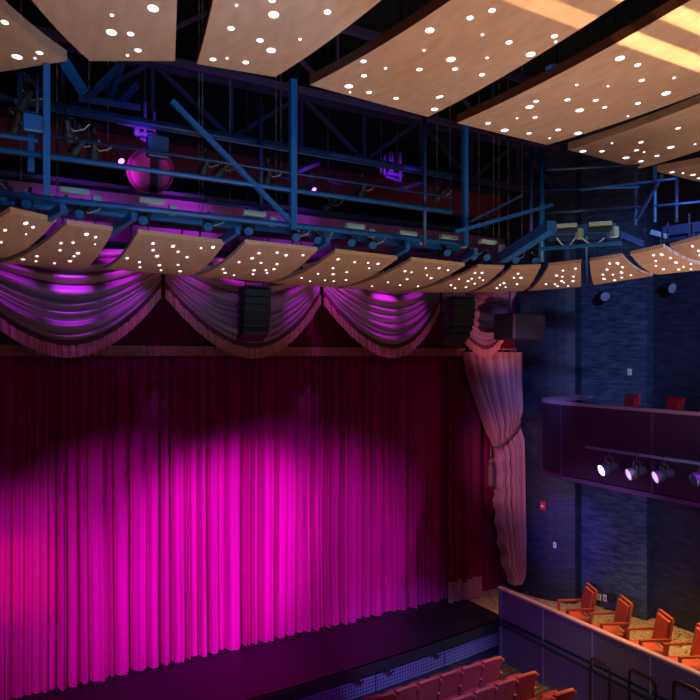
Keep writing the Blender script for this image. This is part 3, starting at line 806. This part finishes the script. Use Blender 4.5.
# ================================================================== HOUSE-RIGHT BOXES
bp = thing('box_parapet', 'long perforated metal parapet with a rose cap rail in front of the lower box', 'parapet', (10.42, 7, -.85))
XP = 10.42; YE = 11.28; ny = 7; y0 = 2.5; L = (YE - y0) / ny
for k in range(ny):
    ya, yb = y0 + L * k, y0 + L * (k + 1)
    MB().box((XP, (ya + yb) / 2, .43), (.05, L - .02, .62)).build('upper_panel', M_perf, bp)
    MB().box((XP, (ya + yb) / 2, -.45), (.05, L - .02, .8)).build('lower_panel', M_perf, bp)
    MB().box((XP - .03, yb - .1, -.05), (.02, .03, 1.58)).build('seam', M_seam, bp)
MB().box((XP + .02, (y0 + YE) / 2, .03), (.04, YE - y0, .2)).build('recess_band', M_recess, bp)  # shadow between upper and lower panels, put into the dark colour
MB().tube([(XP - .07, y0, .03), (XP - .07, YE - .1, .03)], .05, 10).build('hand_rail', M_recess, bp)
MB().box((XP + .02, (y0 + YE) / 2, .765), (.13, YE - y0 + .06, .05), bev=.015).build('cap_rail', M_cap, bp)

bal = thing('balcony', 'upper box balcony with dark perforated front, rounded end and mauve cap', 'balcony', (11.5, 6, 3.55))
fp = [(10.4, 1.5), (10.4, 9.45), (10.48, 9.85), (10.66, 10.2), (10.95, 10.5), (11.4, 10.75), (12.2, 11.05), (12.72, 11.2)]
inner = [(12.72, 11.05), (12.25, 10.92), (11.45, 10.6), (11.02, 10.36), (10.76, 10.1), (10.6, 9.8), (10.52, 9.45), (10.52, 1.5)]
def strip(p0, p1, z0, z1, d=.07):
    v = Vector((p1[0] - p0[0], p1[1] - p0[1], 0)); nrm = Vector((v.y, -v.x, 0)).normalized()
    c = Vector(((p0[0] + p1[0]) / 2, (p0[1] + p1[1]) / 2, (z0 + z1) / 2)) + nrm * d / 2
    ang = math.atan2(v.y, v.x)
    return MB().box(c, (v.length, d, z1 - z0), Matrix.Rotation(ang, 3, 'Z'))
yy = [1.5, 3.4, 5.3, 7.38, 9.45]
for a, b in zip(yy, yy[1:]):
    strip((10.4, a), (10.4, b), 3.6, 5.03).build('front_panel', M_perf_dark, bal)
    MB().box((10.39, b, 4.3), (.02, .03, 1.46)).build('seam', mat('balcony_seam', (.06, .05, .12), .5), bal)
mb = MB()
for p, q in zip(fp[1:], fp[2:]):
    s_ = strip(p, q, 3.6, 5.03); mb.add(s_.v, s_.f)
mb.build('rounded_end', mat('balcony_end', (.03, .015, .04), .55), bal)
MB().prism(fp + [(12.72, 10.6), (11.9, 10.3), (11.2, 10.0), (10.75, 9.7), (10.55, 9.3), (10.52, 1.5)], 5.03, 5.09).build('cap_rail', M_cap_balcony, bal)
MB().prism(fp + [(13.4, 9.5), (13.55, 1.5)], 3.52, 3.62).build('bottom_trim', mat('balcony_trim', (.12, .04, .14), .5), bal)
MB().prism([(10.5, 1.5), (10.5, 9.5), (10.7, 10.05), (11.4, 10.6), (12.7, 11.0), (13.0, 10.5), (13.3, 9.7), (13.6, 9.5), (13.6, 1.5)], 4.1, 4.2).build('balcony_floor', M_carpet, bal)
# lighting pipe on the balcony front
XL = 10.2
lb = thing('lighting_bar', 'blue pipe bracketed along the balcony front carrying stage lights', 'lighting bar', (XL, 7.5, 4.28))
MB().tube([(XL, 1.8, 4.28), (XL, 8.66, 4.28)], .028, 10).build('pipe', mat('bar_blue', (.3, .48, .8), .4, .1), lb, smooth=True)
for y in (2.6, 5, 7.2, 8.3):
    MB().bar((XL, y, 4.28), (10.4, y, 4.28), .03, .03).build('bracket', M_steel, lb)
names = ['brightest stage light on the balcony bar, nearest the stage', 'second stage light from the stage end of the balcony bar', 'third stage light from the stage end of the balcony bar', 'fourth stage light on the balcony bar, at the right frame edge']
for k, (u, v) in enumerate(((609, 467.5), (637, 472), (664, 474.5), (703, 477))):
    p = at(u, v, X=XL)
    par_can('stage_light', names[k], p, (-.9, .3, -.3) if k == 0 else (-.9, .42, -.28), .34, .11, (M_whiteglow, M_dimglow, M_dimglow, M_glass)[k], 'stage lights on the balcony bar', hang=4.28 - p.z, body=mat('par_can_grey', (.12, .14, .24), .35, .4), extra=cabling)

# box armchairs
def armchair(loc, rz, lab, group, wood=M_wood, lea=M_leather):
    o = thing('armchair', lab, 'armchair', loc, rz, group)      # faces local +Y
    W, D = .56, .54
    MB().box((0, .02, .40), (W - .08, D, .12), bev=.035).build('seat', lea, o, local=True)
    Mb = Matrix.Rotation(R(12), 3, 'X')
    MB().box((0, -.30, .74), (W - .1, .09, .52), Mb, bev=.03).build('backrest', lea, o, local=True)
    fr = MB()
    for sx in (-1, 1):
        fr.bar((sx * (W / 2 - .03), -.25, .42), (sx * (W / 2 - .03), -.375, 1.02), .05, .05)
    fr.bar((-W / 2 + .03, -.375, 1.02), (W / 2 - .03, -.375, 1.02), .06, .05)
    fr.box((0, -.345, .74), (W - .12, .02, .56), Mb)
    fr.build('back_frame', wood, o, local=True)
    for sx in (-1, 1):
        MB().bar((sx * (W / 2 - .01), -.33, .66), (sx * (W / 2 - .01), .27, .645), .055, .035).build('armrest', wood, o, local=True)
        MB().bar((sx * (W / 2 - .02), .25, 0), (sx * (W / 2 - .02), .25, .64), .045, .045).build('leg', wood, o, local=True)
        MB().bar((sx * (W / 2 - .03), -.3, 0), (sx * (W / 2 - .03), -.25, .44), .045, .045).build('leg', wood, o, local=True)
    MB().box((0, .0, .325), (W - .06, D - .02, .05)).build('seat_rail', wood, o, local=True)
    return o
BX = 'armchairs in the lower box'
lc = [(584, 590, 'orange red wooden armchair nearest the stage in the lower box'),
      (618, 600, 'orange red wooden armchair second from the stage in the lower box'),
      (657.5, 612, 'orange red wooden armchair third from the stage in the lower box'),
      (697, 627, 'orange red wooden armchair at the right frame edge in the lower box')]
for u, v, lab in lc:
    th = R(30) + math.atan((u - 350) / F); x = 11.5; y = x / math.tan(th)
    armchair((x - .18, y + .1, .0), R(62), lab, BX)
for u, lab in ((626, 'red chair showing above the balcony cap, nearer the stage'), (668, 'red chair showing above the balcony cap, further right'), (703, 'red chair above the balcony cap at the right frame edge')):
    th = R(30) + math.atan((u - 350) / F); x = 11.45; y = x / math.tan(th)
    armchair((x - .2, y + .1, 4.2), R(62), lab, 'red chairs in the upper box', M_redcloth, M_redcloth)

# ================================================================== AUDIENCE SEATS
def theatre_seat(loc, rz, lab, first):
    o = thing('theatre_seat', lab, 'theatre seat', loc, rz, 'red theatre seats in rows')   # faces local +Y (the stage)
    Mb = Matrix.Rotation(R(14), 3, 'X'); w = .52
    def back(a, b):
        z = .36 + .56 * b; s = (a - .5) * 2
        top = .03 * (1 - s * s) * b
        return Vector(((a - .5) * (w - .055) * (1 - .06 * b), -.12 - .14 * b - .035 * (1 - s * s) , z + top))
    MB().sheet(back, 8, 6, (0, .085, 0)).build('backrest', M_seatback, o, smooth=False, local=True)
    e = MB(); e.tube([back(i / 10, 1) + Vector((0, .04, .005)) for i in range(11)], .028, 6); e.build('top_piping', M_seattrim, o, local=True)
    MB().box((0, .1, .56), (w - .1, .12, .42), Matrix.Rotation(R(-8), 3, 'X'), bev=.04).build('folding_seat', M_seatback, o, local=True)
    MB().box((w / 2, .0, .6), (.055, .4, .035), bev=.01).build('armrest', M_seattrim, o, local=True)
    MB().box((w / 2, -.2, .88), (.03, .12, .05), bev=.008).build('arm_tip', M_seattrim, o, local=True)
    MB().box((w / 2, -.02, .3), (.04, .22, .58), bev=.008).build('standard', M_black, o, local=True)
    MB().box((w / 2, -.02, .01), (.08, .3, .02)).build('foot', M_black, o, local=True)
    return o
def copy_seat(src, loc, rz, lab):
    c = src.copy(); col.objects.link(c); c.location = loc; c.rotation_euler = (0, 0, rz); c['label'] = lab
    for ch in kids(src):
        k = ch.copy(); col.objects.link(k); k.parent = c
    return c
proto = None
for row, (xe, ye, n, rname) in enumerate(((9.13, 9.95, 9, 'front'), (9.27, 9.17, 7, 'second'), (9.37, 8.37, 4, 'third'))):
    for k in range(n):
        x = xe - .26 - .525 * k; y = ye + .06 - .008 * (k ** 1.5)
        lab = 'red theatre seat %s in the %s row' % ('at the aisle end' if k == 0 else ords[k] + ' from the aisle end', rname)
        rz = R(2 - .9 * k) * -1
        if proto is None: proto = theatre_seat((x, y, -.85), rz, lab, True)
        else: copy_seat(proto, (x, y, -.85), rz, lab)

# aisle hand-rail hoops
for (u0, u1, v, lab) in ((590.5, 609.5, 661, 'brown hoop handrail by the parapet nearest the stage'), (629, 655, 673.5, 'brown hoop handrail by the parapet, middle of three'), (673, 701, 685, 'brown hoop handrail by the parapet at the right frame edge')):
    X = 10.22; a, b = at(u0, v, X=X), at(u1, v, X=X); zt = (a.z + b.z) / 2
    r_ = .09
    pts = [(X, a.y, -.85), (X, a.y, zt - r_), (X, a.y - r_ * .3, zt - r_ * .3), (X, a.y - r_, zt), (X, b.y + r_, zt), (X, b.y + r_ * .3, zt - r_ * .3), (X, b.y, zt - r_), (X, b.y, -.85)]
    tag(MB().tube(pts, .022, 8).build('handrail', M_rail, smooth=True), lab, 'handrail', 'hoop handrails on the side aisle')

# ================================================================== SMALL THINGS ON THE WALLS
def on_seg(a, b, u, v, bow=0.):
    t_ = b - a; nrm = Vector((t_.y, -t_.x, 0)).normalized()
    if nrm.x < 0: nrm = -nrm
    ua = u
    for _ in range(8):
        d = FW + RT * ((ua - 350) / F)
        det = d.x * -t_.y + t_.x * d.y
        k = (a.x * -t_.y + t_.x * a.y) / det
        p = d * k
        tpar = (p - a).dot(t_) / t_.dot(t_)
        p = p - nrm * (bow * 4 * tpar * (1 - tpar))
        ua += u - project(p)[0]
    return Vector((p.x, p.y, EYE + (357 - v) * p.dot(FW) / F)), -nrm
W1 = (Vector((12.22, 13.0, 0)), Vector((12.74, 11.14, 0)), .25)
W2 = (Vector((13.05, 11.4, 0)), Vector((13.34, 9.62, 0)), .03)
W3 = (Vector((13.62, 10.2, 0)), Vector((13.75, 1.0, 0)), 0.)
def wall_box(name, lab, cat, W, u, v, w, h, d, m, face=None, fm=None, fname='face', group=None):
    p, nrm = on_seg(W[0], W[1], u, v, W[2]); ang = math.atan2(nrm.y, nrm.x) + PI / 2
    Mz = Matrix.Rotation(ang, 3, 'Z')
    o = thing(name, lab, cat, p, 0, group)
    MB().box(p + nrm * d / 2, (w, d, h), Mz, bev=min(d, h) * .15).build('casing', m, o)
    if fm: MB().box(p + nrm * (d + .004), (w * face[0], .012, h * face[1]), Mz).build(fname, fm, o)
wall_box('fire_alarm', 'red fire alarm pull station on the dark wall below the balcony end', 'fire alarm', W1, 543.5, 505.5, .13, .2, .06, M_redplastic, (.6, .25), M_white, 'pull_bar')
wall_box('wall_switch', 'white switch plate on the dark wall below the fire alarm', 'switch', W1, 555, 545, .08, .14, .02, M_white, (.3, .4), mat('switch_rocker', (.3, .3, .35), .4), 'rocker')
wall_box('wall_switch', 'white switch plate on the blue wall above the balcony', 'switch', W2, 630, 372, .09, .15, .03, M_white, (.3, .4), mat('switch_rocker', (.3, .3, .35)), 'rocker')
wall_box('wall_outlet', 'left white outlet plate of two behind the armchairs', 'outlet', W2, 599.5, 597, .1, .15, .02, M_white, (.4, .6), mat('switch_rocker', (.3, .3, .35)), 'sockets', 'outlets behind the armchairs')
wall_box('wall_outlet', 'right white outlet plate of two behind the armchairs', 'outlet', W2, 605.5, 598, .1, .15, .02, M_white, (.4, .6), mat('switch_rocker', (.3, .3, .35)), 'sockets', 'outlets behind the armchairs')
wall_box('wall_speaker', 'small black box on the wall beside the outlets', 'speaker', W2, 613, 597, .18, .2, .14, M_black, (.8, .8), M_dark, 'grille')
def wall_spot(lab, W, u, v, aim):
    p, nrm = on_seg(W[0], W[1], u, v, W[2])
    par_can('wall_spotlight', lab, p + nrm * .3, aim, .3, .12, mat('pale_lens', (.25, .3, .4), .2), 'spotlights mounted on the side wall', cat='spotlight', hang=.0001,
            extra=lambda o, q: MB().bar(q, p, .05, .05).build('wall_arm', M_black, o))
wall_spot('small black spotlight on the blue wall under the cross arm', W2, 610, 296, (-.5, -.8, -.3))
wall_spot('black spotlight on the dark wall at the upper right', W3, 676, 288, (-.2, -.9, -.25))

# ================================================================== CAMERA
cd = bpy.data.cameras.new('camera'); cam = bpy.data.objects.new('camera', cd); col.objects.link(cam)
cam.location = (0, 0, EYE); cam.rotation_euler = (R(90), 0, R(-30))
cd.sensor_width = 36; cd.lens = F / 700 * 36; cd.shift_y = 7 / 700; cd.clip_start = .05; cd.clip_end = 100
scn.camera = cam

# ================================================================== LIGHT
def spot(p, tgt, color, power, deg, blend=.3, size=.1):
    l = bpy.data.lights.new('spot', 'SPOT'); l.energy = power; l.color = color; l.spot_size = R(deg); l.spot_blend = blend; l.shadow_soft_size = size
    o = bpy.data.objects.new('spot_lamp', l); col.objects.link(o); o.location = p
    o.rotation_euler = (Vector(tgt) - Vector(p)).to_track_quat('-Z', 'Y').to_euler(); return o
def area(p, tgt, color, power, sx, sy, spread=180.):
    l = bpy.data.lights.new('area', 'AREA'); l.shape = 'RECTANGLE'; l.size = sx; l.size_y = sy; l.energy = power; l.color = color; l.spread = R(spread)
    o = bpy.data.objects.new('area_lamp', l); col.objects.link(o); o.location = p
    o.rotation_euler = (Vector(tgt) - Vector(p)).to_track_quat('-Z', 'Y').to_euler(); return o
MAG = (.68, .015, 1)
# front-of-house magenta specials on the curtain
spot((1.0, 1.0, 6.9), (5.6, 12.8, 1.7), MAG, 2600, 27, .75)
spot((-5.0, 2.5, 6.9), (5.2, 12.8, 1.5), MAG, 2600, 22, .7)
spot((11.5, 1.0, 6.9), (4.5, 12.8, 2.0), MAG, 13500, 20, .75)
spot((-4.0, 2.0, 6.9), (3.0, 12.8, 1.6), MAG, 4600, 26, .8)
spot((11.0, 2.0, 6.9), (7.0, 12.8, 1.4), MAG, 2600, 28, .8)
spot((-3.0, 3.0, 6.9), (.5, 12.8, 1.6), (.75, .015, .95), 2600, 24, .8)
spot((-3.0, 3.0, 6.5), (.75, 12.8, 2.2), (1, .1, .12), 2000, 9, .9)
# violet and magenta specials close to the swags, from above
for x, tz, c, e, deg in ((.6, 7.0, (.5, .03, 1), 70, 36), (1.5, 6.85, (.5, .03, 1), 240, 32), (2.4, 7.0, (.55, .02, 1), 90, 36),
                         (3.6, 7.4, (.7, .02, 1), 45, 36), (4.7, 7.2, (.5, .06, .9), 25, 40), (5.8, 7.0, (.7, .02, 1), 60, 34),
                         (6.95, 7.1, (.7, .02, 1), 70, 34), (7.75, 6.85, (.7, .02, 1), 240, 32), (8.6, 7.0, (.65, .02, 1), 70, 36), (2.3, 7.75, (.6, .02, 1), 90, 44), (4.4, 7.75, (.75, .02, 1), 130, 44), (6.6, 7.7, (.75, .02, 1), 110, 44)):
    spot((x, 11.3, 8.35), (x, 12.08, tz), c, e, deg, .9, .04)
# header wash
for x, e, c in ((1.4, 110, (.45, .03, 1)), (3.4, 300, (.6, .03, 1)), (5.9, 130, (.5, .04, 1)), (2.2, 60, (.6, .03, 1))):
    spot((x, 11.0, 9.4), (x + .2, 13.1, 8.55), c, e, 50, .9)
spot((1.8, 10.2, 9.6), (2.9, 11.6, 9.35), (1, .1, .7), 25, 30, .9)
# violet on the pipe clusters
for u, v, Y, e in ((142, 125, 9.4, 60), (393, 165, 10.2, 70), (305, 172, 10.2, 25), (245, 200, 10.5, 15)):
    q = at(u, v, Y=Y); spot((q.x - .3, q.y - 1.2, q.z - .6), q, (.35, .03, 1), e, 34, .7)
# rose wash on the right-hand draperies
spot((.5, 4.0, 6.4), (12.1, 12.3, 3.3), (1, .4, .5), 2600, 12.5, .9)
spot((6.5, 3.0, 4.6), (11.3, 12.2, 6.7), (1, .42, .5), 2200, 14, .9)
# warm house light on the ceiling panels
area((3.6, 2.6, 1.6), (4.0, 4.0, 9), (1, .75, .59), 270, 8, 4, 110)
area((8.6, 3.2, 2.4), (8.2, 4.6, 9), (1, .76, .6), 115, 2.4, 4, 110)
# soft general house light
area((3, -2, 9.0), (6, 10, 3), (1, .6, .6), 32, 6, 3)
# blue wash on steelwork and side wall
spot((2.0, 3.0, 7.4), (2.6, 9.5, 9.5), (.08, .42, 1), 420, 58, .6)
spot((5.5, 3.0, 7.6), (6.4, 9.5, 9.3), (.08, .42, 1), 130, 50, .8)
spot((4.0, 2.0, 7.2), (9.0, 7.5, 8.3), (.06, .4, 1), 55, 34, .9)
spot((6, 1, 8.6), (13.0, 10.4, 6.8), (.3, .45, 1), 2600, 30, .8)
spot((4, 4, 4.0), (13.2, 10.4, 1.9), (.45, .48, 1), 1500, 24, .8)
spot((8.8, 9.0, 6.9), (12.6, 11.6, 3.6), (.25, .3, 1), 260, 60, .9)
spot((9.6, 9.0, 3.0), (12.75, 11.3, 1.6), (.3, .09, 1), 420, 34, .9)
spot((7, 1, 6.4), (12.7, 11.3, 6.4), (.3, .36, 1), 900, 9, .9)
# violet on the apron and near parapet
spot((5.5, 4, 5.5), (8.2, 11.2, -.5), (.3, .33, 1), 2400, 26, .8)
spot((6.0, 7.0, 4.0), (10.4, 10.3, -.1), (.38, .2, 1), 360, 36, .9)
spot((5.0, 4.0, 4.5), (10.4, 7.4, 0), (.85, .7, 1), 260, 30, .9)
spot((3.0, 2.0, 5.6), (10.4, 7.8, 4.3), (.42, .36, .9), 600, 34, .9)
# warm downlights under the balcony
for y in (5.6, 7.3, 9.0):
    spot((11.9, y, 3.4), (11.5, y, 0), (1, .64, .26), 270, 100, .7, .06)
spot((10.9, 9.5, 3.3), (11.2, 11.2, 0), (1, .45, .5), 60, 60, .9, .06)
spot((9.5, 7.0, 5.5), (9.9, 9.0, -.8), (1, .72, .25), 600, 34, .9)
spot((5.5, 3, 6.5), (7.9, 9.3, -.2), (1, .42, .3), 90, 30, .9)
# unseen narrow-beam lamps, added to throw warm bands across the nearest large panels
for y, xa, xb, e in ((4.85, 4.6, 6.15, 2.2), (4.85, 6.2, 9.6, 11), (4.3, 4.6, 6.1, 4), (4.3, 6.15, 9.6, 11)):
    area(((xa + xb) / 2, y - 1.0, 8.35), ((xa + xb) / 2, y, 9.6), (1, .72, .36), e, xb - xa, .2, 2)

w = bpy.data.worlds.new('world'); scn.world = w; w.use_nodes = True
w.node_tree.nodes['Background'].inputs[0].default_value = (.01, .01, .025, 1)
w.node_tree.nodes['Background'].inputs[1].default_value = .3
scn.view_settings.view_transform = 'Standard'; scn.view_settings.look = 'None'
scn.view_settings.exposure = 0; scn.view_settings.gamma = 1
scn.cycles.use_denoising = True
scn.cycles.max_bounces = 5
